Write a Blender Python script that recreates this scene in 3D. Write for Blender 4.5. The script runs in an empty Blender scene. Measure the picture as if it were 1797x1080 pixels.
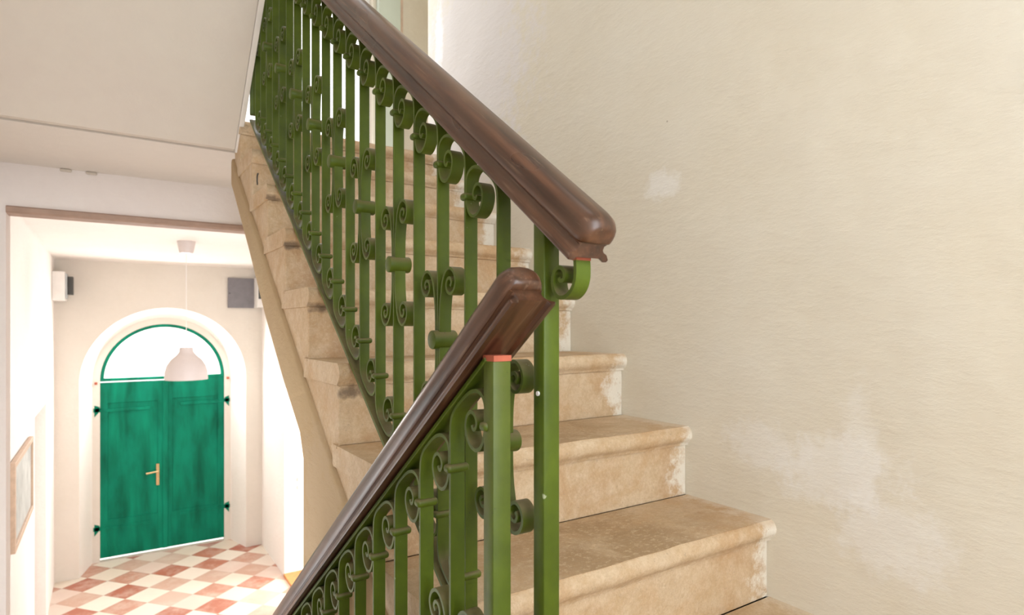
import bpy, bmesh, math, random
from mathutils import Vector
random.seed(4)
SC = bpy.context.scene
COL = SC.collection

# ------------------------------------------------------------ materials
def new_mat(name):
    m = bpy.data.materials.new(name); m.use_nodes = True
    nt = m.node_tree; nt.nodes.clear()
    out = nt.nodes.new('ShaderNodeOutputMaterial'); b = nt.nodes.new('ShaderNodeBsdfPrincipled')
    nt.links.new(b.outputs[0], out.inputs[0])
    return m, nt, b, out

class G:
    """small node-graph helper"""
    def __init__(s, nt): s.nt = nt; s.tc = nt.nodes.new('ShaderNodeTexCoord'); s.geo = nt.nodes.new('ShaderNodeNewGeometry')
    def n(s, t): return s.nt.nodes.new(t)
    def l(s, a, b): s.nt.links.new(a, b)
    def pos(s, scale=(1, 1, 1), loc=(0, 0, 0), rot=(0, 0, 0)):
        m = s.n('ShaderNodeMapping'); m.inputs['Scale'].default_value = scale; m.inputs['Location'].default_value = loc; m.inputs['Rotation'].default_value = rot
        s.l(s.geo.outputs['Position'], m.inputs[0]); return m.outputs[0]
    def noise(s, vec, scale, detail=4, rough=.55, dist=0):
        k = s.n('ShaderNodeTexNoise'); k.inputs['Scale'].default_value = scale; k.inputs['Detail'].default_value = detail
        k.inputs['Roughness'].default_value = rough; k.inputs['Distortion'].default_value = dist
        s.l(vec, k.inputs['Vector']); return k.outputs['Fac']
    def ramp(s, fac, pts):
        r = s.n('ShaderNodeValToRGB'); e = r.color_ramp.elements
        while len(e) < len(pts): e.new(.5)
        for i, (p, c) in enumerate(pts):
            e[i].position = p; e[i].color = (c if len(c) == 4 else (*c, 1)) if hasattr(c, '__len__') else (c, c, c, 1)
        s.l(fac, r.inputs[0]); return r.outputs[0]
    def mix(s, fac, a, b, mode='MIX'):
        m = s.n('ShaderNodeMix'); m.data_type = 'RGBA'; m.blend_type = mode
        for sock, v in ((m.inputs[0], fac), (m.inputs[6], a), (m.inputs[7], b)):
            if hasattr(v, 'is_linked'): s.l(v, sock)
            elif sock is m.inputs[0]: sock.default_value = v
            else: sock.default_value = (*v, 1) if len(v) == 3 else v
        return m.outputs[2]
    def math(s, op, a, b=None, c=None):
        m = s.n('ShaderNodeMath'); m.operation = op
        for i, v in enumerate((a, b, c)):
            if v is None: continue
            if hasattr(v, 'is_linked'): s.l(v, m.inputs[i])
            else: m.inputs[i].default_value = v
        return m.outputs[0]
    def sep(s, vec):
        k = s.n('ShaderNodeSeparateXYZ'); s.l(vec, k.inputs[0]); return k.outputs
    def mr(s, v, a, b, lo=0.0, hi=1.0):
        m = s.n('ShaderNodeMapRange'); m.clamp = True; s.l(v, m.inputs[0])
        for i, x in enumerate((a, b, lo, hi)): m.inputs[i+1].default_value = x
        return m.outputs[0]
    def bump(s, h, strength, dist, bsdf, normal=None):
        b = s.n('ShaderNodeBump'); b.inputs['Strength'].default_value = strength; b.inputs['Distance'].default_value = dist
        s.l(h, b.inputs['Height'])
        if normal is not None: s.l(normal, b.inputs['Normal'])
        s.l(b.outputs[0], bsdf.inputs['Normal']); return b.outputs[0]
    def blob(s, c, r, edge=.5):
        """1 inside an irregular patch around world point c with radii r"""
        m = s.n('ShaderNodeMapping'); m.vector_type = 'TEXTURE'; m.inputs['Location'].default_value = c; m.inputs['Scale'].default_value = r
        s.l(s.geo.outputs['Position'], m.inputs[0])
        v = s.n('ShaderNodeVectorMath'); v.operation = 'LENGTH'; s.l(m.outputs[0], v.inputs[0])
        nz = s.noise(s.pos(), 7, 5, .65); n2 = s.noise(s.pos(loc=(7, 3, 1)), 28, 4, .7)
        d = s.math('ADD', v.outputs['Value'], s.math('MULTIPLY', s.math('SUBTRACT', nz, .5), 1.3))
        d = s.math('ADD', d, s.math('MULTIPLY', s.math('SUBTRACT', n2, .5), 1.4))
        return s.ramp(d, [(.55, 1.0), (.55+edge, 0.0)])

def plaster(name, a, b, rough=.85, bump=.35, patches=(), scale=1.0, specks=False):
    m, nt, bs, out = new_mat(name); g = G(nt)
    p = g.pos()
    col = g.ramp(g.noise(p, 1.6*scale, 5, .6), [(.3, a), (.7, b)])
    fine = g.noise(p, 22*scale, 6, .65)
    col = g.mix(g.ramp(fine, [(.35, .0), (.75, .18)]), col, tuple(min(1, x*1.12) for x in b))
    for c, r, cc, amt in patches:
        col = g.mix(g.math('MULTIPLY', g.blob(c, r), amt), col, cc)
    if specks:
        v = g.n('ShaderNodeTexVoronoi'); v.inputs['Scale'].default_value = 9; g.l(p, v.inputs['Vector'])
        k = g.ramp(v.outputs['Distance'], [(.02, 1.0), (.035, 0.0)])
        gate = g.ramp(g.noise(p, 3, 2), [(.58, 0.0), (.62, .7)])
        col = g.mix(g.math('MULTIPLY', k, gate), col, (.30, .25, .18))
    g.l(col, bs.inputs['Base Color']); bs.inputs['Roughness'].default_value = rough
    bs.inputs['Specular IOR Level'].default_value = .25
    lump = g.noise(p, 3.2*scale, 3, .5); st = g.noise(g.pos((1, .55, 1.5)), 26*scale, 6, .68, .1)
    g.bump(g.math('ADD', g.math('MULTIPLY', lump, 3.2), g.math('MULTIPLY', g.ramp(st, [(.4, 0.0), (.75, 1.0)]), .30)), bump, .012, bs)
    return m

def stone(name, a, b, c):
    m, nt, bs, out = new_mat(name); g = G(nt); p = g.pos()
    col = g.ramp(g.noise(p, 3.0, 6, .65, .5), [(.3, a), (.5, b), (.72, c)])
    col = g.mix(g.ramp(g.noise(p, 26, 6, .7), [(.40, 0.0), (.70, .55)]), col, (.74, .60, .43))
    # warm ochre stains of their own shape
    col = g.mix(g.ramp(g.noise(g.pos(loc=(3, 1, 7)), 5.2, 6, .65, .8), [(.48, 0.0), (.64, .6)]), col, (.50, .30, .14))
    # worn brown walking patches on the top faces of the treads
    N = g.sep(g.geo.outputs['Normal']); P = g.sep(g.geo.outputs['Position'])
    up = g.ramp(N[2], [(.8, 0.0), (.95, 1.0)])
    mid = g.math('MULTIPLY', g.mr(P[0], .5, .75), g.mr(P[0], 1.0, 1.27, 1.0, 0.0))
    wear = g.math('MULTIPLY', g.math('MULTIPLY', up, mid), g.ramp(g.noise(p, 7, 6, .7, .4), [(.36, .15), (.56, .95)]))
    col = g.mix(wear, col, (.36, .235, .12))
    col = g.mix(g.math('MULTIPLY', g.math('MULTIPLY', up, mid), g.ramp(g.noise(g.pos((1, 1.4, 1), loc=(1, 4, 2)), 60, 3, .8), [(.56, 0.0), (.62, .5)])), col, (.66, .52, .34))
    # white limewash slopped over the ends that meet the wall
    fine = g.noise(p, 130, 3, .8)
    col = g.mix(g.ramp(fine, [(.40, .24), (.50, 0.0)]), col, (.40, .26, .14))
    col = g.mix(g.ramp(fine, [(.56, 0.0), (.68, .24)]), col, (.78, .65, .48))
    e = g.math('ADD', P[0], g.math('MULTIPLY', g.math('SUBTRACT', g.noise(p, 13, 6, .75), .5), .26))
    vert = g.ramp(N[2], [(.1, 1.0), (.8, .35)])
    col = g.mix(g.math('MULTIPLY', g.mr(e, 1.245, 1.285, 0, .8), vert), col, (.80, .76, .66))
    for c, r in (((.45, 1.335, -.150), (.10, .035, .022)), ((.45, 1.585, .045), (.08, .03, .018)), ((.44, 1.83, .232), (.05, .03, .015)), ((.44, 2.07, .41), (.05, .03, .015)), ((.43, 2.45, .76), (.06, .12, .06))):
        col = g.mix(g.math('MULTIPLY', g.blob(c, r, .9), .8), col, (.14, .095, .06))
    sp = g.ramp(g.noise(p, 90, 3, .7), [(.28, .6), (.36, 0.0)])
    col = g.mix(sp, col, (.38, .28, .18))
    g.l(col, bs.inputs['Base Color'])
    g.l(g.ramp(g.noise(p, 8, 4), [(.3, .45), (.7, .72)]), bs.inputs['Roughness'])
    h = g.math('ADD', g.noise(p, 12, 6, .7), g.math('MULTIPLY', g.noise(p, 70, 4, .7), .5))
    g.bump(h, .7, .007, bs)
    return m

def paint_green(name, lo, hi):
    m, nt, bs, out = new_mat(name); g = G(nt); p = g.pos()
    col = g.ramp(g.noise(p, 9, 4, .6), [(.35, lo), (.65, hi)])
    # grey-brown dust lying on faces that look up
    N = g.sep(g.geo.outputs['Normal'])
    dust = g.math('MULTIPLY', g.ramp(N[2], [(.05, 0.0), (.7, .85)]), g.ramp(g.noise(p, 40, 4, .7), [(.3, .6), (.6, 1.0)]))
    col = g.mix(dust, col, (.17, .135, .068))
    col = g.mix(g.ramp(g.noise(p, 120, 3, .7), [(.24, .7), (.30, 0.0)]), col, (.035, .03, .015))
    col = g.mix(g.ramp(g.noise(g.pos(loc=(5, 5, 5)), 55, 3, .6), [(.74, 0.0), (.78, .7)]), col, (.42, .45, .30))
    g.l(col, bs.inputs['Base Color']); bs.inputs['Roughness'].default_value = .42
    bs.inputs['Specular IOR Level'].default_value = .3
    g.bump(g.noise(p, 60, 4, .6), .25, .002, bs)
    return m

def wood_dark(sgn):
    m, nt, bs, out = new_mat('dark_varnished_wood'); g = G(nt)
    along = g.pos(rot=(math.radians(-37*sgn), 0, 0))
    sc = g.n('ShaderNodeMapping'); sc.inputs['Scale'].default_value = (55, 2.4, 55); g.l(along, sc.inputs[0]); p = sc.outputs[0]
    sc = g.n('ShaderNodeMapping'); sc.inputs['Scale'].default_value = (14, 3.5, 14); g.l(along, sc.inputs[0]); q = sc.outputs[0]
    grain = g.noise(p, 1.6, 3, .55, 0)
    col = g.ramp(grain, [(.3, (.018, .007, .0035)), (.5, (.055, .020, .009)), (.7, (.12, .050, .024))])
    col = g.mix(g.ramp(g.noise(q, 1.6, 3, .5), [(.40, 0.0), (.80, .55)]), col, (.17, .080, .040))
    col = g.mix(g.ramp(g.noise(p, 3.4, 3, .6), [(.60, 0.0), (.78, .4)]), col, (.34, .23, .15))
    g.l(col, bs.inputs['Base Color'])
    g.l(g.ramp(g.noise(q, .8, 1), [(.3, .26), (.7, .36)]), bs.inputs['Roughness'])
    bs.inputs['Specular IOR Level'].default_value = .6
    return m

def simple(name, col, rough=.5, metal=0, var=.08, scale=12, emit=None, es=1):
    m, nt, bs, out = new_mat(name); g = G(nt)
    lo = tuple(max(0, c*(1-var)) for c in col); hi = tuple(min(1, c*(1+var)) for c in col)
    g.l(g.ramp(g.noise(g.pos(), scale, 4, .6), [(.35, lo), (.65, hi)]), bs.inputs['Base Color'])
    bs.inputs['Roughness'].default_value = rough; bs.inputs['Metallic'].default_value = metal
    if emit: bs.inputs['Emission Color'].default_value = (*emit, 1); bs.inputs['Emission Strength'].default_value = es
    return m

def tiles():
    m, nt, bs, out = new_mat('checkered_terracotta_tile'); g = G(nt)
    S = .285; ang = math.radians(40)
    P = g.sep(g.geo.outputs['Position'])
    u = g.math('ADD', g.math('MULTIPLY', P[0], math.cos(ang)), g.math('MULTIPLY', P[1], math.sin(ang)))
    v = g.math('SUBTRACT', g.math('MULTIPLY', P[0], math.sin(ang)), g.math('MULTIPLY', P[1], math.cos(ang)))
    u = g.math('DIVIDE', g.math('ADD', u, -5.25+S/2), S); v = g.math('DIVIDE', g.math('ADD', v, 5.37+S/2), S)
    fu = g.math('FLOOR', u); fv = g.math('FLOOR', v)
    chk = g.math('ABSOLUTE', g.math('MODULO', g.math('ADD', fu, fv), 2.0))
    cmb = g.n('ShaderNodeCombineXYZ'); g.l(fu, cmb.inputs[0]); g.l(fv, cmb.inputs[1])
    wn = g.n('ShaderNodeTexWhiteNoise'); g.l(cmb.outputs[0], wn.inputs[0])
    p = g.pos()
    red = g.ramp(wn.outputs['Value'], [(.0, (.40, .12, .07)), (.25, (.48, .19, .12)), (.55, (.56, .34, .25)), (1.0, (.64, .47, .38))])
    crm = g.ramp(wn.outputs['Value'], [(.0, (.74, .62, .50)), (.5, (.80, .71, .60)), (1.0, (.68, .50, .42))])
    col = g.mix(chk, red, crm)
    col = g.mix(g.ramp(g.noise(p, 5, 6, .7), [(.45, 0.0), (.7, .45)]), col, (.74, .64, .54))
    pu = g.math('PINGPONG', u, .5); pv = g.math('PINGPONG', v, .5)
    jt = g.ramp(g.math('MINIMUM', pu, pv), [(.008, 1.0), (.016, 0.0)])
    col = g.mix(g.math('MULTIPLY', jt, .6), col, (.52, .42, .34))
    g.l(col, bs.inputs['Base Color']); bs.inputs['Roughness'].default_value = .45
    g.bump(g.math('SUBTRACT', g.noise(p, 14, 4), jt), .15, .004, bs)
    return m

def door_green():
    m, nt, bs, out = new_mat('emerald_painted_door'); g = G(nt)
    st = g.noise(g.pos((5, 5, .8)), 1.3, 4, .55, .3)
    col = g.ramp(st, [(.3, (.001, .10, .055)), (.5, (.002, .165, .095)), (.7, (.003, .25, .145))])
    col = g.mix(g.ramp(g.noise(g.pos((2, 2, 1)), 2.2, 4), [(.45, 0.0), (.7, .5)]), col, (.004, .29, .18))
    g.l(col, bs.inputs['Base Color']); bs.inputs['Roughness'].default_value = .55; bs.inputs['Specular IOR Level'].default_value = .12
    g.bump(g.noise(g.pos((20, 20, 2)), 2, 4), .2, .004, bs)
    return m

M = {}
M['wall'] = plaster('cream_rough_plaster', (.70, .630, .50), (.74, .690, .585), .88, .36, patches=(
    ((1.3, .86, -.29), (1, .14, .07), (.84, .82, .78), .45), ((1.3, .72, -.31), (1, .16, .10), (.84, .82, .78), .5),
    ((1.3, .655, -.27), (1, .05, .16), (.84, .82, .78), .35), ((1.3, .60, -.42), (1, .13, .10), (.84, .82, .78), .5),
    ((1.3, 1.19, .394), (1, .075, .05), (.86, .84, .80), .6), ((1.3, 2.3, 1.15), (1, .55, .75), (.74, .70, .69), .75), ((1.3, 2.58, 1.35), (1, .05, .22), (.9, .88, .88), .8)), specks=True)
M['hall'] = plaster('white_hall_plaster', (.86, .80, .74), (.88, .83, .78), .9, .3)
M['hallcream'] = plaster('cream_hall_plaster', (.73, .68, .60), (.77, .72, .65), .9, .25)
M['beam'] = plaster('pinkish_white_plaster', (.88, .80, .76), (.90, .84, .80), .9, .35)
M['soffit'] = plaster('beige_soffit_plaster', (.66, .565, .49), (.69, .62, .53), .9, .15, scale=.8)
M['slab'] = plaster('greige_slab_plaster', (.76, .69, .62), (.79, .73, .66), .9, .15)
M['string'] = plaster('sandy_string_plaster', (.45, .31, .175), (.50, .375, .22), .88, .5, patches=(
    ((.42, 1.45, -.45), (1, .22, .25), (.50, .375, .245), .7),))
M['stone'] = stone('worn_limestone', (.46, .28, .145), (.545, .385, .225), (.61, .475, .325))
M['green'] = paint_green('olive_green_paint', (.050, .076, .005), (.080, .118, .007))
M['wood'] = wood_dark(1); M['wood_down'] = wood_dark(-1)
M['primer'] = simple('red_primer', (.42, .10, .05), .7, scale=60)
M['tile'] = tiles()
M['door'] = door_green()
M['brass'] = simple('worn_brass', (.68, .50, .26), .35, .8)
M['iron'] = simple('dark_iron', (.05, .045, .04), .6)
M['white'] = simple('white_plastic', (.82, .79, .75), .5, var=.03)
M['shade'] = simple('white_lamp_enamel', (.60, .53, .50), .45, var=.02)
M['grey'] = simple('grey_painted_metal', (.20, .19, .205), .5)
M['darkpanel'] = simple('dark_grey_plastic', (.06, .06, .055), .5)
M['lightgrey'] = simple('light_grey_plastic', (.42, .44, .44), .5)
M['threshold'] = simple('orange_varnished_wood', (.62, .24, .07), .5, scale=20)
M['batten'] = simple('brown_painted_batten', (.44, .30, .23), .7)
M['doorwhite'] = simple('white_joinery', (.86, .85, .83), .5, var=.03)
M['palegreen'] = simple('pale_green_joinery', (.55, .60, .50), .6, var=.04, scale=4)
M['frame'] = simple('pale_wood_frame', (.60, .44, .32), .5, scale=30)
M['silverframe'] = simple('silver_frame_edge', (.6, .57, .55), .35)
M['print'] = simple('pale_print', (.50, .51, .48), .6, var=.18, scale=6)
M['threadwood'] = simple('grey_threshold_stone', (.6, .53, .45), .8)
def glow(name, c, s):
    m, nt, bs, out = new_mat(name)
    g = G(nt)
    bs.inputs['Base Color'].default_value = (.8, .8, .8, 1); bs.inputs['Roughness'].default_value = .15
    g.l(g.ramp(g.noise(g.pos(), 1.2, 2), [(.3, tuple(x*.93 for x in c)), (.7, c)]), bs.inputs['Emission Color'])
    bs.inputs['Emission Strength'].default_value = s
    return m
M['pane'] = glow('daylit_frosted_glass', (1, .985, .96), 1.5)
M['pane_back'] = glow('daylit_window_glass', (.86, .93, 1.0), 5.0)
M['pane_top'] = glow('daylit_balcony_glass', (.96, .97, 1.0), 1.35)

# ------------------------------------------------------------ mesh helpers
def link(o, parent=None):
    COL.objects.link(o)
    if parent is not None: o.parent = parent
    return o
def bm_obj(name, bm, mat, parent=None, smooth=False, bevel=0, seg=2, loc=None):
    bmesh.ops.recalc_face_normals(bm, faces=bm.faces)
    if bevel:
        es = [e for e in bm.edges if len(e.link_faces) == 2 and e.calc_face_angle(0) > .5]
        bmesh.ops.bevel(bm, geom=es, offset=bevel, segments=seg, affect='EDGES', clamp_overlap=True, profile=.5)
    me = bpy.data.meshes.new(name); bm.to_mesh(me); bm.free()
    if smooth:
        for p in me.polygons: p.use_smooth = True
        me.set_sharp_from_angle(angle=math.radians(40))
    me.materials.append(mat)
    o = bpy.data.objects.new(name, me)
    if loc: o.location = loc
    return link(o, parent)
def add_box(bm, x0, x1, y0, y1, z0, z1):
    v = [bm.verts.new((x, y, z)) for x in (x0, x1) for y in (y0, y1) for z in (z0, z1)]
    for f in ((0, 1, 3, 2), (4, 6, 7, 5), (0, 4, 5, 1), (2, 3, 7, 6), (0, 2, 6, 4), (1, 5, 7, 3)):
        bm.faces.new([v[i] for i in f])
def box(name, b, mat, parent=None, bevel=0, seg=2, smooth=False):
    bm = bmesh.new(); add_box(bm, *b); return bm_obj(name, bm, mat, parent, smooth, bevel, seg)
def add_prism(bm, poly, x0, x1, axis='x'):
    """extrude a polygon given in (y,z) along x, or in (x,z) along y, or (x,y) along z"""
    def P(a, b, t): return {'x': (t, a, b), 'y': (a, t, b), 'z': (a, b, t)}[axis]
    A = [bm.verts.new(P(a, b, x0)) for a, b in poly]; B = [bm.verts.new(P(a, b, x1)) for a, b in poly]
    n = len(poly)
    bm.faces.new(A); bm.faces.new(B[::-1])
    for i in range(n): bm.faces.new((A[i], A[(i+1) % n], B[(i+1) % n], B[i]))
def prism(name, poly, x0, x1, mat, parent=None, axis='x', bevel=0, seg=2, smooth=False):
    bm = bmesh.new(); add_prism(bm, poly, x0, x1, axis); return bm_obj(name, bm, mat, parent, smooth, bevel, seg)
def add_cyl(bm, c, axis, r, h, n=24, r2=None, cap=True):
    r2 = r if r2 is None else r2
    ax = Vector(axis).normalized(); t = Vector((0, 0, 1)) if abs(ax.z) < .9 else Vector((1, 0, 0))
    u = ax.cross(t).normalized(); w = ax.cross(u)
    A = []; B = []
    for i in range(n):
        a = 2*math.pi*i/n; d = u*math.cos(a)+w*math.sin(a)
        A.append(bm.verts.new(Vector(c)-ax*h/2+d*r)); B.append(bm.verts.new(Vector(c)+ax*h/2+d*r2))
    for i in range(n): bm.faces.new((A[i], A[(i+1) % n], B[(i+1) % n], B[i]))
    if cap: bm.faces.new(A[::-1]); bm.faces.new(B)
def lathe(name, prof, c, mat, parent=None, n=40):
    bm = bmesh.new(); rings = []
    for r, z in prof: rings.append([bm.verts.new((c[0]+r*math.cos(2*math.pi*i/n), c[1]+r*math.sin(2*math.pi*i/n), c[2]+z)) for i in range(n)])
    for a, b in zip(rings, rings[1:]):
        for i in range(n): bm.faces.new((a[i], a[(i+1) % n], b[(i+1) % n], b[i]))
    return bm_obj(name, bm, mat, parent, True)
def smooth_path(pts, k=5):
    out = []
    n = len(pts)
    for i in range(n-1):
        p0 = pts[max(0, i-1)]; p1 = pts[i]; p2 = pts[i+1]; p3 = pts[min(n-1, i+2)]
        d = math.dist(p1, p2); kk = 1 if d > .12 else k
        for j in range(kk):
            t = j/kk
            if kk == 1: out.append(p1); continue
            out.append(tuple(.5*((2*p1[a])+(-p0[a]+p2[a])*t+(2*p0[a]-5*p1[a]+4*p2[a]-p3[a])*t*t+(-p0[a]+3*p1[a]-3*p2[a]+p3[a])*t**3) for a in (0, 1)))
    out.append(pts[-1]); return out
def add_strip(bm, pts, w, t):
    """flat bar: path in the (y,z) plane, width w along x, thickness t"""
    n = len(pts); rows = []
    for i, p in enumerate(pts):
        a = pts[max(0, i-1)]; b = pts[min(n-1, i+1)]
        dy, dz = b[0]-a[0], b[1]-a[1]; L = math.hypot(dy, dz) or 1; ny, nz = -dz/L*t/2, dy/L*t/2
        rows.append([bm.verts.new((sx*w/2, p[0]+sn*ny, p[1]+sn*nz)) for sx, sn in ((-1, -1), (1, -1), (1, 1), (-1, 1))])
    for r, q in zip(rows, rows[1:]):
        for j in range(4): bm.faces.new((r[j], r[(j+1) % 4], q[(j+1) % 4], q[j]))
    bm.faces.new(rows[0][::-1]); bm.faces.new(rows[-1])
def strip_obj(name, paths, w, t, mat, parent=None, loc=None):
    bm = bmesh.new()
    for p in paths: add_strip(bm, p, w, t)
    es = [e for e in bm.edges if abs(e.verts[0].co.x-e.verts[1].co.x) < 1e-6 and len(e.link_faces) == 2 and e.calc_face_angle(0) > 1.2]
    bmesh.ops.recalc_face_normals(bm, faces=bm.faces)
    bmesh.ops.bevel(bm, geom=es, offset=.0009, segments=1, affect='EDGES')
    return bm_obj(name, bm, mat, parent, True, loc=loc)
def empty(name, loc, label, cat, group=None):
    o = bpy.data.objects.new(name, None); o.location = loc; o.empty_display_size = .1
    link(o); o['label'] = label; o['category'] = cat
    if group: o['group'] = group
    return o
def settle(root):
    """children were built in world coordinates: keep them there under a moved empty"""
    for c in root.children:
        if not c.get('_s'): c.location = Vector(c.location)-root.location
def structure(o, label=None):
    o['kind'] = 'structure'
    if label: o['label'] = label
    return o
def tag(o, label, cat, group=None):
    o['label'] = label; o['category'] = cat
    if group: o['group'] = group
    return o

# ------------------------------------------------------------ measured layout (metres, camera at the origin, z up)
XW = 1.30                      # wall beside the upper flight
XL = .43                       # open end of its steps
T, Y0 = .2444, 1.3579          # going, and the y of riser k = 0
ZT = {-4: -.822, -3: -.638, -2: -.4535, -1: -.269, 0: -.0845, 1: .100, 2: .2845, 3: .460, 4: .633, 5: .800}
FL = -2.77                     # hall floor
HC = .717                      # hall ceiling
HXL, HXR = -.475, 1.632        # hall side walls
YB = 3.40                      # cross wall under the far edge of the landing
YD = 8.20                      # wall with the arched door
XU, SU, CU, CB = .4635, .7526, -.3325, -1.0768    # upper balustrade
XD, SD, CD = .3863, .7335, .4184                 # lower balustrade
HB = CU-CB
YN = .6204; SP = .0927

# ------------------------------------------------------------ room shell
wr = bmesh.new(); add_box(wr, XW, XW+.25, -1.3, 2.70, FL, 3.6)
structure(bm_obj('wall_right', wr, M['wall']), 'rough cream plastered wall beside the upper flight')
structure(box('wall_right_lower', (XW, XW+.25, 2.70, YB, FL, .70), M['hall']))
structure(box('wall_landing_side', (2.1, 2.25, 2.70, YB, .80, 3.6), M['wall']))
structure(box('wall_landing_near', (XW+.25, 2.25, 2.60, 2.70, .80, 3.6), M['wall']))
wl = bmesh.new()
for b in ((-1.3, 1.6, FL, 3.6), (2.6, 4.4, FL, 3.6), (1.6, 2.6, FL, -1.85), (1.6, 2.6, -.45, 3.6)): add_box(wl, HXL-.25, HXL, *b)
w3 = structure(box('window_added_fill', (HXL-.20, HXL-.19, 1.6, 2.6, -1.85, -.45), M['pane']))  # invented glowing window, out of view, added to light beam and soffits
bm = bmesh.new()
for b in ((1.6, 1.65, -1.85, -.45), (2.55, 2.6, -1.85, -.45), (2.08, 2.12, -1.85, -.45), (1.65, 2.55, -1.85, -1.80), (1.65, 2.55, -.50, -.45)): add_box(bm, HXL-.18, HXL-.14, *b)
bm_obj('window_frame', bm, M['doorwhite'], w3)  # frame of the invented left-wall window
structure(bm_obj('wall_left', wl, M['hall']), 'white plastered wall on the left of the stairwell')
# back wall behind the half landing, with a window opening
bm = bmesh.new()
add_box(bm, HXL, XW, -1.3, -1.1, FL, -.50); add_box(bm, HXL, -.35, -1.3, -1.1, -.50, 3.6)
add_box(bm, .95, XW, -1.3, -1.1, -.50, 3.6); add_box(bm, -.35, .95, -1.3, -1.1, 1.75, 3.6)
structure(bm_obj('wall_back', bm, M['wall']))
win = structure(box('window_1', (-.35, .95, -1.26, -1.25, -.50, 1.75), M['pane_back']))
bm = bmesh.new()
for x0, x1, z0, z1 in ((-.35, -.30, -.5, 1.75), (.90, .95, -.5, 1.75), (.275, .325, -.5, 1.75), (-.30, .90, -.50, -.45), (-.30, .90, 1.70, 1.75), (-.30, .90, .80, .84)):
    add_box(bm, x0, x1, -1.25, -1.20, z0, z1)
bm_obj('window_frame', bm, M['doorwhite'], win)
structure(box('ceiling_stairwell', (HXL-.25, 2.25, -1.3, YB+.2, 3.6, 3.75), M['wall']))

# cross wall under and above the landing (opening to the hall below, glazed door above)
OX0, OX1, OZ = -.107*YB, 1.22, .499
bm = bmesh.new()
add_box(bm, HXL, OX0, YB, YB+.14, FL, OZ)
add_box(bm, OX1, HXR, YB, YB+.14, FL, OZ)
add_box(bm, HXL, HXR, YB, YB+.14, OZ, .70)
add_box(bm, HXL, 2.25, YB, YB+.14, .70, .80)
structure(bm_obj('wall_beam', bm, M['beam']), 'pinkish white wall and beam over the opening to the entrance hall')
structure(prism('trim_1', [(YB-.014, OZ-.003), (YB-.014, OZ+.014), (YB, OZ+.022), (YB+.10, OZ), (YB+.10, OZ-.010), (YB, OZ-.010)], OX0, OX1, M['batten']), 'thin brown batten along the lower edge of the beam')
bm = bmesh.new()
add_box(bm, HXL, .38, YB, YB+.14, .80, 3.6); add_box(bm, 1.285, 2.25, YB, YB+.14, .80, 3.6); add_box(bm, .38, 1.285, YB, YB+.14, 3.0, 3.6)
structure(bm_obj('wall_landing_far', bm, M['wall']))
w2 = structure(box('window_2', (.38, 1.285, YB+.10, YB+.12, .80, 3.0), M['pane_top']), 'bright glazed door at the far side of the landing')
bm = bmesh.new()
for x0, x1 in ((.38, .43), (.83, .87), (1.255, 1.285)): add_box(bm, x0, x1, YB+.05, YB+.10, .80, 3.0)
bm_obj('window_frame', bm, M['doorwhite'], w2)
d4 = structure(box('door_4', (1.305, 1.44, YB-.045, YB, .80, 3.0), M['palegreen'], bevel=.004), 'pale green door leaf folded back beside the bright landing door')
box('door_edge', (1.445, 1.46, YB-.03, YB, .80, 3.0), M['frame'], d4)
structure(box('floor_landing_side', (XW, 2.1, 2.70, YB, .70, .80), M['slab']))

# entrance hall
bm = bmesh.new()
lw = M['hall']
# left wall with a door recess
add_box(bm, HXL-.25, HXL, 4.4, 6.05, FL, HC); add_box(bm, HXL-.25, HXL, 7.15, YD, FL, HC)
add_box(bm, HXL-.25, HXL, 6.05, 7.15, FL+2.05, HC); add_box(bm, HXL-.25, HXL-.12, 6.05, 7.15, FL, FL+2.05)
structure(bm_obj('wall_hall_left', bm, lw))
d3 = structure(box('door_3', (HXL-.12, HXL-.08, 6.12, 7.08, FL+.01, FL+2.0), M['doorwhite'], bevel=.004), 'white door set back in the left hall wall')
# right wall with a doorway
bm = bmesh.new()
add_box(bm, HXR, HXR+.30, YB, 5.95, FL, HC); add_box(bm, HXR, HXR+.30, 7.01, YD, FL, HC); add_box(bm, HXR, HXR+.30, 5.95, 7.01, FL+2.09, HC)
structure(bm_obj('wall_hall_right', bm, lw))
structure(box('floor_doorway', (HXR-.01, HXR+1.6, 5.95, 7.01, FL, FL+.03), M['threshold']), 'orange wooden threshold in the right hall doorway')
bm = bmesh.new()
add_box(bm, HXR+.30, HXR+1.6, 7.01, 7.15, FL, HC); add_box(bm, HXR+.30, HXR+1.6, 5.8, 5.95, FL, HC); add_box(bm, HXR+1.6, HXR+1.7, 5.8, 7.15, FL, HC)
structure(bm_obj('wall_side_room', bm, M['hall']))
structure(box('ceiling_side_room', (HXR+.30, HXR+1.7, 5.8, 7.15, HC, HC+.1), M['hall']))
# small switch plates on the jamb
for i, z in enumerate((-1.72, -1.81)):
    sw = box('switch_plate', (HXR+.135, HXR+.155, 7.0, 7.01, z-.022, z+.022), M['lightgrey'], bevel=.003)
    tag(sw, ('upper', 'lower')[i]+' of two tiny grey switch plates on the white doorway jamb', 'switch')
structure(box('ceiling_hall', (HXL-.25, HXR+.3, YB+.14, 9.0, HC, HC+.07), M['hall']))
structure(box('floor_hall', (HXL-.25, HXR+.3, .3, 9.0, FL-.1, FL), M['tile']), 'checkered red and cream tile floor laid diagonally')

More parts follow.
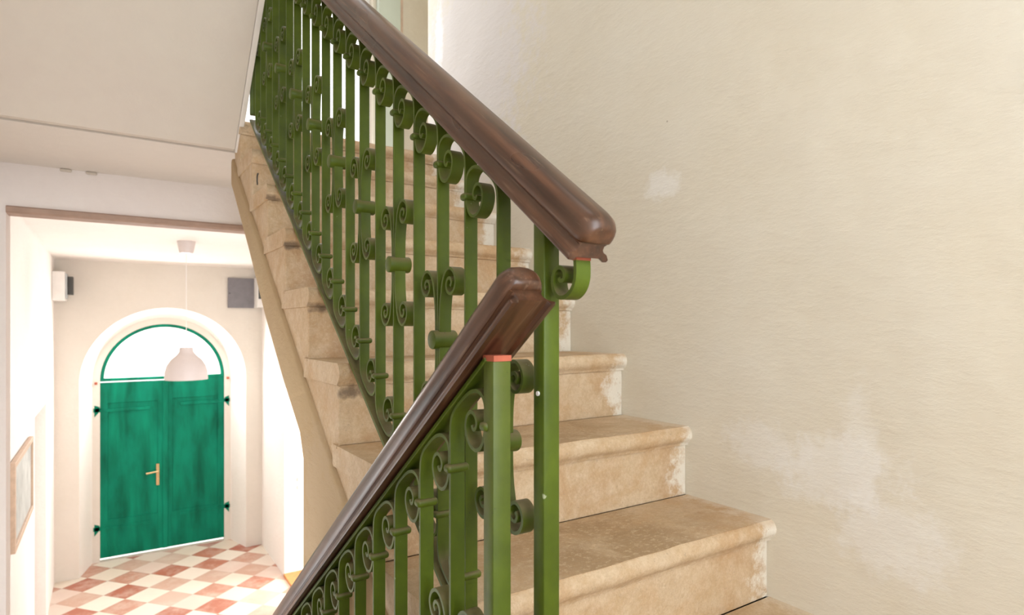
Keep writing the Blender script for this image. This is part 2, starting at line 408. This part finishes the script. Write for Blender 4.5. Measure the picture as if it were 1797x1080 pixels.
# arched wall: the recess is splayed from radius .85 (front) to .74 (back)
AX, SPR = .595, -.643
def arch_pts(r, n=40, z=SPR, base=FL):
    pts = [(AX-r, base)]
    for i in range(n+1):
        a = math.pi*(1-i/n); pts.append((AX+r*math.cos(a), z+r*math.sin(a)))
    pts.append((AX+r, base)); return pts
def arch_face(bm, r, y, x0, x1, zt):
    """wall face with an arched hole, as strips joined to the outer rectangle"""
    inner = arch_pts(r); outer = []
    for (x, z) in inner:
        if z <= SPR+1e-6: outer.append((x0 if x < AX else x1, z))
        else:
            dx, dz = x-AX, z-SPR; k = 1e9
            if dx < -1e-6: k = min(k, (x0-AX)/dx)
            if dx > 1e-6: k = min(k, (x1-AX)/dx)
            if dz > 1e-6: k = min(k, (zt-SPR)/dz)
            outer.append((AX+dx*k, SPR+dz*k))
    I = [bm.verts.new((x, y, z)) for x, z in inner]; O = [bm.verts.new((x, y, z)) for x, z in outer]
    for i in range(len(I)-1):
        bm.faces.new((O[i], O[i+1], I[i+1], I[i]))
    for cx in (x0, x1):      # the two top corners
        js = [i for i in range(len(O)-1) if abs(O[i].co.x-cx) < 1e-5 and abs(O[i+1].co.z-zt) < 1e-5 and abs(O[i+1].co.x-cx) > 1e-5] if cx == x0 else [i for i in range(len(O)-1) if abs(O[i].co.z-zt) < 1e-5 and abs(O[i+1].co.x-cx) < 1e-5 and abs(O[i].co.x-cx) > 1e-5]
        for i in js: bm.faces.new((O[i], bm.verts.new((cx, y, zt)), O[i+1]))
    return I
bm = bmesh.new(); arch_face(bm, .851, YD, HXL-.25, HXR+.3, HC)
structure(bm_obj('wall_door', bm, M['hallcream']), 'cream end wall of the entrance hall around the arched door')
bm = bmesh.new()
A = [bm.verts.new((x, YD, z)) for x, z in arch_pts(.851)]; B = [bm.verts.new((x, YD+.42, z)) for x, z in arch_pts(.74)]
for i in range(len(A)-1): bm.faces.new((A[i], A[i+1], B[i+1], B[i]))
structure(bm_obj('wall_arch_reveal', bm, M['hall'], smooth=True), 'white splayed reveal of the arched doorway')
bm = bmesh.new(); arch_face(bm, .665, YD+.42, AX-.9, AX+.9, HC)
A = [bm.verts.new((x, YD+.42, z)) for x, z in arch_pts(.665)]; B = [bm.verts.new((x, YD+.75, z)) for x, z in arch_pts(.665)]
for i in range(len(A)-1): bm.faces.new((A[i], A[i+1], B[i+1], B[i]))
structure(bm_obj('wall_arch_inner', bm, M['hallcream']), 'narrow cream band between the reveal and the green frame')

# the double door with fanlight
d1 = empty('door_1', (AX, YD+.46, FL), '', 'door'); d1['kind'] = 'structure'
d1['label'] = 'emerald green double door with a bright arched fanlight'; del d1['category']
def ring(name, ra, rb, y0, y1, mat, parent):
    bm = bmesh.new(); n = 48; R = []
    for i in range(n+1):
        a = math.pi*i/n
        R.append([bm.verts.new((AX+r*math.cos(a), y, SPR+r*math.sin(a))) for r, y in ((ra, y0), (rb, y0), (rb, y1), (ra, y1))])
    for a, b in zip(R, R[1:]):
        for j in range(4): bm.faces.new((a[j], a[(j+1) % 4], b[(j+1) % 4], b[j]))
    bm.faces.new(R[0]); bm.faces.new(R[-1][::-1])
    return bm_obj(name, bm, mat, parent, True)
ring('fanlight_frame', .628, .672, YD+.43, YD+.49, M['door'], d1)
bm = bmesh.new(); add_box(bm, AX-.672, AX+.672, YD+.435, YD+.49, SPR-.012, SPR+.022)
bm_obj('transom', bm, M['door'], d1, bevel=.003)
bm = bmesh.new(); n = 48
cv = [bm.verts.new((AX+.630*math.cos(math.pi*i/n), YD+.475, SPR+.02+.61*math.sin(math.pi*i/n))) for i in range(n+1)]
bm.faces.new(cv); bm_obj('fanlight_pane', bm, M['pane'], d1)
box('door_gap_light', (AX-.665, AX+.665, YD+.492, YD+.497, FL, SPR), M['pane'], d1)
def leaf(x0, x1, left):
    zt = SPR-.030 if left else SPR-.012
    zb = FL+.036
    bm = bmesh.new(); add_box(bm, x0, x1, YD+.45, YD+.49, zb, zt)
    L = bm_obj('door_leaf', bm, M['door'], d1, bevel=.003)
    bm = bmesh.new()
    f = YD+.45
    add_box(bm, x0+.0, x0+.075, f-.012, f, zb, zt); add_box(bm, x1-.075, x1, f-.012, f, zb, zt)
    add_box(bm, x0+.075, x1-.075, f-.012, f, zt-.24, zt); add_box(bm, x0+.075, x1-.075, f-.012, f, zb, zb+.44)
    bm_obj('panel_frame', bm, M['door'], L, bevel=.002)
    hx = x0 if left else x1; s = 1 if left else -1
    for z in ((-1.00, -2.39) if left else (-.97, -2.342)):
        bm = bmesh.new()
        a, b = sorted((hx, hx+s*.50)); add_box(bm, a, b, f-.020, f-.011, z-.018, z+.018)
        a, b = sorted((hx-s*.065, hx)); add_box(bm, a, b, f-.035, f-.005, z-.012, z+.035)
        add_prism(bm, [(hx-s*.055, z-.07), (hx-s*.005, z-.005), (hx-s*.005, z+.05), (hx-s*.055, z+.07)], f-.035, f-.022, 'y')
        add_cyl(bm, (hx+s*.30, f-.022, z), (0, 1, 0), .012, .008, 12)
        bm_obj('strap_hinge', bm, M['door'], L, bevel=.002)
    return L
L1 = leaf(AX-.665, AX-.003, True); L2 = leaf(AX+.003, AX+.665, False)
box('astragal', (AX-.025, AX+.03, YD+.425, YD+.438, FL+.036, SPR-.03), M['door'], L1, bevel=.004)
bm = bmesh.new(); f = YD+.436
add_box(bm, .500, .532, f-.008, f, -1.95, -1.69)
add_cyl(bm, (.516, f-.03, -1.775), (0, 1, 0), .010, .05, 14); add_cyl(bm, (.456, f-.05, -1.782), (1, 0, .12), .011, .13, 14, .009)
add_cyl(bm, (.516, f-.012, -1.88), (0, 1, 0), .014, .02, 14)
bm_obj('door_handle', bm, M['brass'], L1, smooth=True)
for c in list(d1.children): c.location = Vector(c.location)-d1.location
structure(box('trim_threshold', (AX-.665, AX+.665, YD+.42, YD+.75, FL, FL+.004), M['threadwood']))
for i, (x, z) in enumerate(((AX-.705, SPR-.03), (AX+.705, SPR-.03))):
    tag(box('pintle_stub', (x-.014, x+.014, YD+.395, YD+.425, z-.014, z+.014), M['primer'], bevel=.003),
        'small rusty red stub on the cream band '+('left' if i == 0 else 'right')+' of the green door top', 'stub')

# ------------------------------------------------------------ hall fittings
pl = empty('pendant_lamp', (.56, 5.85, HC), 'white bell shaped pendant lamp hanging on a thin cord in the hall', 'lamp')
lathe('ceiling_rose', [(0, -.10), (.050, -.10), (.056, -.085), (.070, -.01), (.070, 0)], (.56, 5.85, HC), M['shade'], pl)
bm = bmesh.new(); add_cyl(bm, (.56, 5.85, (HC-.10-.19)/2), (0, 0, 1), .0028, HC-.10+.19, 8)
bm_obj('cord', bm, M['white'], pl)
lathe('lamp_shade', [(0, 0), (.052, 0), (.054, -.035), (.075, -.065), (.115, -.10), (.148, -.15), (.163, -.205), (.165, -.270), (.161, -.270), (.158, -.205), (.143, -.152), (.11, -.105), (.07, -.07), (.046, -.04), (0, -.03)], (.56, 5.85, -.185), M['shade'], pl)
for c in pl.children: c.location = -pl.location

# picture on the left wall
pc = empty('picture_frame', (HXL, 5.1, -1.05), 'pale framed picture under glass on the left hall wall', 'picture')
py0, py1, pz0, pz1 = 4.56, 5.62, -1.33, -.80
bm = bmesh.new()
for a in ((py0, py0+.035, pz0, pz1), (py1-.035, py1, pz0, pz1), (py0+.035, py1-.035, pz0, pz0+.035), (py0+.035, py1-.035, pz1-.035, pz1)):
    add_box(bm, HXL+.003, HXL+.030, *a)
bm_obj('frame', bm, M['frame'], pc, bevel=.003)
box('backing', (HXL+.0005, HXL+.006, py0+.01, py1-.01, pz0+.01, pz1-.01), M['iron'], pc)
pm = box('print', (HXL+.008, HXL+.016, py0+.035, py1-.035, pz0+.035, pz1-.035), M['print'], pc)
for c in pc.children: c.location = -pc.location

# boxes high on the hall walls
wb = empty('wall_box', (HXL, 7.95, .25), 'white box with a grey front high in the left corner of the hall', 'box')
box('housing', (HXL, -.365, 7.82, 8.16, .262, .565), M['white'], wb, bevel=.008)
box('front_panel', (-.365, -.350, 7.84, 8.12, .285, .545), M['lightgrey'], wb, bevel=.003)
box('side_unit', (-.350, -.300, 7.95, 8.10, .33, .52), M['darkpanel'], wb, bevel=.004)
for c in wb.children: c.location = -wb.location
gp = empty('grey_panel', (1.39, YD, .22), 'flat dark grey metal panel high on the cream wall right of the arched door', 'panel')
box('cover', (1.235, 1.535, YD-.035, YD+.004, .222, .592), M['grey'], gp, bevel=.004)
bm = bmesh.new(); add_cyl(bm, (1.252, YD-.038, .40), (0, 1, 0), .007, .01, 12); bm_obj('lock', bm, M['iron'], gp)
for c in gp.children: c.location = -gp.location
wb = empty('wall_box', (HXR, 8.0, .22), 'white box with a small dark window beside the grey panel', 'box')
box('housing', (1.535, HXR, 7.95, 8.19, .225, .600), M['white'], wb, bevel=.006)
box('dark_window', (1.545, 1.600, 7.94, 7.955, .33, .50), M['darkpanel'], wb, bevel=.002)
for c in wb.children: c.location = -wb.location
for i, (y, x) in enumerate(((YB-.016, -.155), (YB-.016, -.06))):
    h = box('nail_stub', (x-.022, x+.022, YB-.02, YB+.002, .692, .7045), M['threadwood'], bevel=.006)
    tag(h, ('left', 'right')[i]+' one of two small grey stubs at the top of the beam wall', 'stub')

# ------------------------------------------------------------ upper flight
st = empty('stone_staircase', (.86, .62, ZT[-4]), 'worn pale stone staircase rising away to the landing beside the cream wall', 'stairs')
yk = lambda k: Y0+k*T
def nose_poly(yr, zt, yb, th=.050, over=.022, notch=None):
    pts = [(yb, zt-th), (yb, zt)]
    if notch: pts += [(notch, zt), (notch, zt-.007), (notch-.004, zt-.007), (notch-.0045, zt)]
    pts += [(yr-over+.012, zt)]
    for i in range(1, 8):
        a = math.pi/2+math.pi*i/8*.98; pts.append((yr-over+.020+.020*math.cos(a)*1.0, zt-.022+.022*math.sin(a)))
    pts += [(yr-over+.014, zt-.044), (yr-.006, zt-th)]
    return pts
def low(y): return -.27+.755*(y-Y0)-(.07 if y > 1.45 else .012)
steps = []
for k in range(-3, 6):
    yr, zt, zb = yk(k), ZT[k], ZT[k-1]
    yb = yk(k+1)+.03 if k < 5 else 2.699
    rnd = random.uniform(-.003, .003)
    bm = bmesh.new(); NS = 22
    base = nose_poly(yr, zt, yb, notch=yk(k+1) if k < 5 else None); rows = []
    for q in range(NS+1):
        x = XL-.002+(XW-XL+.002)*q/NS; j1 = random.uniform(-.0022, .0022); j2 = random.uniform(-.0012, .0012)
        rows.append([bm.verts.new((x, y+(j1+random.uniform(-.0008, .0008) if y < yr+.01 else 0), z+(j2 if y < yr+.01 else 0))) for y, z in base])
    m_ = len(base)
    for a, b in zip(rows, rows[1:]):
        for j in range(m_): bm.faces.new((a[j], a[(j+1) % m_], b[(j+1) % m_], b[j]))
    bm.faces.new(rows[0]); bm.faces.new(rows[-1][::-1])
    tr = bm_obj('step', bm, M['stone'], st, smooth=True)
    # the stone block under the tread, its foot buried in the plaster string
    y1 = yk(k+1)+.03 if k < 5 else 2.699
    foot = lambda y: -.27+.755*(y-Y0)-.13
    poly = [(yr, zt-.049), (y1, zt-.049), (y1, foot(y1)), (yr, foot(yr))]
    if k == 5: poly = [(yr, zt-.049), (y1, zt-.049), (y1, .585), (yr, .50)]
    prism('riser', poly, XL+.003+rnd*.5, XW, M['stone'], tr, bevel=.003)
# plastered string and spine wall under the flight
sof = [(2.72, .575), (2.664, .533), (2.348, .271), (2.068, .022), (1.841, -.154), (1.655, -.283), (1.621, -.345), (1.615, FL)]
top = [(.62, FL), (.62, low(.62)), (Y0+.10, low(Y0+.10)), (1.50, low(1.50)), (2.0, low(2.0)), (2.5, low(2.5)), (2.72, low(2.72)-.0)]
bm = bmesh.new()
poly = sof+top
# side face a little proud of the stones, chamfered towards the soffit
def ring_at(x, ins):
    return [bm.verts.new((x, y, z)) for y, z in poly]
add_prism(bm, poly, XL-.008, XW)
bm_obj('plaster_string', bm, M['string'], st, bevel=.010, seg=3, smooth=True)
# landing slab
structure(box('floor_landing', (HXL, XW, 2.70, YB, .705, .80), M['slab']), 'underside and floor of the upper landing')
structure(box('floor_half_landing', (HXL, XW, -1.1, .63, -1.00, ZT[-4]), M['stone']))
for c in st.children: c.location = -st.location
# a dead twig lying on the outer steps, and cobweb rubble in the corners
tw = strip_obj('dry_twig', [smooth_path([(0, 0), (.012, -.004), (.016, -.02), (.010, -.036)])], .004, .004, M['iron'], loc=(XL-.001, 2.215, .52))
tag(tw, 'small dark curled twig stuck to the side of the upper steps', 'twig')

# ------------------------------------------------------------ lower flight
ls = empty('stone_staircase', (0, .62, FL), 'lower stone flight going down from the half landing behind the near balustrade', 'stairs')
NR = 11; rh = (ZT[-4]-FL)/NR; tg = rh/SD
for i in range(1, NR):
    zt = ZT[-4]-i*rh; yf = .62+i*tg
    # mirrored nosing (facing +y)
    p = [(1.24-y, z) for y, z in nose_poly(.62-i*tg+0*yf+0, zt, .62-(i-1)*tg-.03)]
    p = [(yy, z) for yy, z in p]
    tr = prism('step', p, HXL+.001, XL-.02, M['stone'], ls, smooth=True)
    prism('riser', [(yf-.03-tg, zt-.05), (yf, zt-.05), (yf, zt-rh), (yf-.03-tg, zt-rh)], HXL+.001, XL-.02, M['stone'], tr, bevel=.003)
for c in ls.children: c.location = -ls.location

# ------------------------------------------------------------ third flight overhead
YS, ZS, SS = 2.64, .705, .87
t3 = empty('stair_flight', (0, YS, ZS), 'smooth beige underside of the next flight sloping up over the lower stairs', 'stairs')
yt = -.6
zz = lambda y: ZS+SS*(YS-y)
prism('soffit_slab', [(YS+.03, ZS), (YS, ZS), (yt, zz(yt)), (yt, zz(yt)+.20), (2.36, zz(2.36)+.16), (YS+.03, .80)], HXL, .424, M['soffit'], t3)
prism('edge_strip', [(YS+.012, ZS-.012), (yt, zz(yt)-.006), (yt, zz(yt)+.21), (2.36, zz(2.36)+.16), (2.56, .80), (YS+.02, .79)], .4255, .4450, M['slab'], t3, bevel=.003)
for i in range(1, 12):
    y1 = 2.56-i*.235; z1 = .80+i*.2
    if y1 < -.5: break
    prism('step', [(y1, zz(y1)+.15), (y1+.235, zz(y1+.235)+.15), (y1+.235, z1+.14), (y1-.01, z1+.14)], HXL, .42, M['stone'], t3)
for c in t3.children: c.location = -t3.location

# ------------------------------------------------------------ balustrades
Ttop = [(0, -.10), (0, -.06), (0, -.035), (.003, -.014), (.012, .000), (.027, .012), (.044, .023), (.058, .029), (.072, .030), (.084, .024), (.0895, .012),
        (.0895, -.006), (.0865, -.024), (.079, -.037), (.068, -.0425), (.056, -.040), (.046, -.031), (.0415, -.017), (.045, -.004), (.054, .003),
        (.063, .001), (.0685, -.007), (.067, -.015), (.061, -.018), (.0575, -.013)]
def baluster_path(sgn, H):
    top = smooth_path(Ttop, 5)
    bot = [(-s, -H-z) for s, z in reversed(top)]
    return [(sgn*s, z) for s, z in bot+top]
Cup = [(.0062, 0), (.0066, .03), (.008, .052), (.012, .074), (.018, .096), (.028, .110), (.041, .115), (.054, .109), (.061, .095), (.057, .081), (.046, .074),
       (.035, .077), (.030, .087), (.034, .097), (.043, .099), (.048, .092), (.044, .086)]
def orn_paths(sgn):
    c = smooth_path(Cup, 4); out = []
    for s in (1, -1):
        out.append([(sgn*s*a, -z) for a, z in reversed(c)]+[(sgn*s*a, z) for a, z in c[1:]])
    return out
def collar_mesh(loc, parent):
    bm = bmesh.new(); add_box(bm, -.0165, .0165, -.0085, .0085, -.0058, .0058)
    return bm_obj('collar', bm, M['green'], parent, True, .0048, 3, loc)
def place_copy(o, parent, loc):
    c = o.copy(); COL.objects.link(c); c.parent = parent; c.location = loc
    for ch in o.children:
        d = ch.copy(); COL.objects.link(d); d.parent = c
    return c
BW, BT = .0208, .0046
def railing(name, label, X, slope, c_lip, sgn, yn, n, orn, ye, yend, hx):
    """sgn = +1: up-slope is +y, -1: up-slope is -y"""
    lip = lambda y: c_lip+sgn*slope*y
    base = (X, yn, lip(yn)-HB)
    root = empty(name, base, label, 'railing')
    B = Vector(base)
    def lc(x, y, z): return (x-B.x, y-B.y, z-B.z)
    first = None; fo = None
    for k in range(n):
        y = yn+SP*(k+1.08); L = lc(X, y, lip(y)-.004)
        if first is None:
            first = strip_obj('baluster', [baluster_path(sgn, HB-.008)], BW, BT, M['green'], root, L)
            collar_mesh((0, sgn*.0915, -.010), first)
            collar_mesh((0, -sgn*.0915, -(HB-.008)+.010), first)
        else: place_copy(first, root, L)
        if k in orn:
            L = lc(X, y, lip(y)-HB/2)
            if fo is None:
                fo = strip_obj('scroll_ornament', orn_paths(sgn), BW, .0048, M['green'], root, L)
                bm = bmesh.new(); add_cyl(bm, (0, 0, 0), (1, 0, 0), .0155, .043, 28)
                bm_obj('barrel', bm, M['green'], fo, True, .0022, 2)
            else: place_copy(fo, root, L)
    # newel posts
    zt = lip(yn)+.004 if sgn > 0 else lip(yn+.011)
    def newel(y, zt, zb):
        bm = bmesh.new(); add_box(bm, X-.0125, X+.0125, y-.0115, y+.0115, zb, zt)
        if sgn > 0:
            for v in bm.verts:
                if v.co.z > zt-.001: v.co.z = lip(v.co.y)-.0035
        o = bm_obj('newel', bm, M['green'], root, True, .0022, 2); o.location = -B; return o
    nw = newel(yn, zt, ZT[-3] if sgn > 0 else ZT[-4])
    if sgn > 0:
        newel(yn+SP*(n+1.0), lip(yn+SP*(n+1.0)), .80)
        bm = bmesh.new(); add_cyl(bm, (X-.0128, yn, -.085), (1, 0, 0), .003, .003, 12)
        bo = bm_obj('bolt', bm, M['white'], nw)
    else:
        pm = box('primer_cap', (X-.0122, X+.0122, yn-.0125, yn+.0125, zt-.001, zt+.006), M['primer'], nw)
    # flat bars under the handrail and at the foot
    def bar(nm, off, y0, y1, w, t):
        bm = bmesh.new(); add_strip(bm, [(y0, lip(y0)+off), (y1, lip(y1)+off)], w, t)
        for v in bm.verts: v.co.x += X
        o = bm_obj(nm, bm, M['green'], root, False, .001, 1); o.location = -B
    yl = yn+SP*(n+1.0)
    bar('top_bar', -.003, yn-.02 if sgn > 0 else yn+.005, yl, .028, .006)
    bar('bottom_bar', -HB-.006, yn+.012, yl, .030, .008)
    # handrail: section (x, height square to the slope)
    low_h = [(.0, .0045), (.0195, .0045), (.0225, .0), (.0290, .0005), (.0302, .0035), (.0290, .0075), (.0225, .0105), (.0195, .0140), (.0190, .0190), (.0225, .0222), (.0, .0222)]
    top_h = [(.0, .0205), (.0225, .0213), (.0250, .0240), (.0265, .0300), (.0270, .0370), (.0252, .0450), (.0205, .0515), (.0125, .0560), (.0, .0575)]
    mirror = lambda hf: [(-x, h) for x, h in hf]+[(x, h) for x, h in reversed(hf[1:-1])]
    ca = 1/math.sqrt(1+slope*slope); sa = slope*ca
    dirv = Vector((0, ca, sgn*sa)); nrm = Vector((0, -sgn*sa, ca))
    o0 = Vector((X, ye, lip(ye))); Ltot = (yend-ye)/ca
    bm = bmesh.new()
    def sweep(prof, sections):
        rings = [[bm.verts.new(o0+dirv*(d+push*(h < .006))+nrm*(hc+(h-hc)*k)+Vector((x*k2, 0, 0))) for x, h in prof] for d, k, k2, hc, push in sections]
        m_ = len(prof)
        for a, b in zip(rings, rings[1:]):
            for j in range(m_): bm.faces.new((a[j], a[(j+1) % m_], b[(j+1) % m_], b[j]))
        bm.faces.new(rings[0]); bm.faces.new(rings[-1][::-1])
    long = [.05+(Ltot-.05)*i/30 for i in range(0, 31)]
    sweep(mirror(low_h), [(.0075, .97, .97, .01, -.004), (.0085, 1, 1, .01, -.004), (.014, 1, 1, .01, 0)]+[(d, 1, 1, .01, 0) for d in long])
    R_ = .024; secs = []
    for i in range(0, 10):
        a = math.pi/2*(.06+.94*i/9); secs.append((-.002+R_*(1-math.sin(a))*0+R_*(1-math.cos(math.pi/2*i/9)), .30+.70*math.sin(a)**.8, .38+.62*math.sin(a)**.8, .036, 0))
    secs = [(-.002+R_*(1-math.cos(math.pi/2*i/9)), .42+.58*math.sin(math.pi/2*i/9), .52+.48*math.sin(math.pi/2*i/9), .034, 0) for i in range(10)]
    sweep(mirror(top_h), secs+[(d, 1, 1, .036, 0) for d in long])
    h = bm_obj('handrail', bm, M['wood'] if sgn > 0 else M['wood_down'], root, True); h.location = -B
    return root, lip, B

up, lipU, BU = railing('stair_railing', 'upper green wrought iron balustrade with scrolls and dark wooden handrail rising to the landing', XU, SU, CU, 1, YN, 19, range(0, 19, 2), .538, 2.50, XU)
dn, lipD, BD = railing('stair_railing', 'near lower green balustrade whose handrail runs down to the bottom left', XD, SD, CD, -1, .6149, 15, range(0, 15, 2), .535, 2.10, XD)
# end scroll below the upper handrail
pts = smooth_path([(.552, .083), (.5505, .068), (.5515, .054), (.558, .042), (.570, .0345), (.583, .035), (.5915, .0435), (.594, .055), (.591, .065), (.583, .0705), (.575, .0685),
                   (.571, .062), (.5725, .0555), (.578, .054), (.581, .058)], 5)
es = strip_obj('end_scroll', [pts], BW*1.05, .005, M['green'], up); es.location = Vector((XU, 0, 0))-BU
bm = bmesh.new(); add_box(bm, XU-.011, XU+.011, .5475, .5555, .0765, .0815)
o = bm_obj('primer_cap', bm, M['primer'], es); o.location = (-XU, 0, 0)

# ------------------------------------------------------------ lights
def area(name, loc, size, energy, col, look, sy=None):
    d = bpy.data.lights.new(name, 'AREA'); d.energy = energy; d.color = col; d.shape = 'RECTANGLE'; d.size = size; d.size_y = sy or size
    o = bpy.data.objects.new(name, d); o.location = loc; link(o)
    o.rotation_euler = (Vector(look)-Vector(loc)).to_track_quat('-Z', 'Y').to_euler(); return o
area('window_daylight', (.30, -1.18, .62), 1.25, 18, (.90, .96, 1.05), (.30, 1, .55), 2.1)
area('landing_daylight', (.83, YB-.06, 1.9), .85, 24, (.88, .93, 1), (.8, 0, 1.6), 2.1)
area('side_room_fill', (HXR+1.5, 6.48, -1.6), .95, 78, (.97, .98, 1), (0, 6.4, -1.4), 2.0)  # area light added in the unseen side room to brighten the hall
area('fanlight_daylight', (AX, YD+.40, SPR+.28), 1.0, 40, (.97, .98, 1), (.6, 4, -1.8), .45)
area('hall_fill', (1.0, 3.75, -.5), 1.0, 27, (.97, .97, 1), (.4, 8.2, -.9), 1.2)  # fill light added to brighten the hall, no window stands here
area('stair_side_fill', (HXL+.03, 2.1, -1.15), 1.0, 17, (.96, .98, 1), (.6, 3.3, .3), 1.3)  # fill light at the invented left-wall window, for beam, soffits and stair sides
area('stairwell_overhead_light', (.7, .6, 3.55), 1.0, 10, (.97, .97, 1.0), (.8, .9, 0), 1.6)  # overhead area light just below the solid stairwell ceiling
w = bpy.data.worlds.new('World'); SC.world = w; w.use_nodes = True
w.node_tree.nodes['Background'].inputs[0].default_value = (.9, .95, 1, 1); w.node_tree.nodes['Background'].inputs[1].default_value = .4

# ------------------------------------------------------------ camera
cd = bpy.data.cameras.new('camera'); cam = bpy.data.objects.new('camera', cd); link(cam); SC.camera = cam
cam.location = (0, 0, 0); cam.rotation_euler = (math.pi/2, 0, -.5854)
cd.sensor_width = 36; cd.sensor_fit = 'HORIZONTAL'; cd.lens = 1071.54*36/1797
cd.shift_y = (572.19-540)/1797; cd.clip_start = .02
cd.dof.use_dof = True; cd.dof.focus_distance = 1.1; cd.dof.aperture_fstop = 7
SC.view_settings.view_transform = 'Standard'; SC.view_settings.look = 'None'; SC.view_settings.gamma = 1; SC.view_settings.use_curve_mapping = False
SC.view_settings.exposure = 0.0
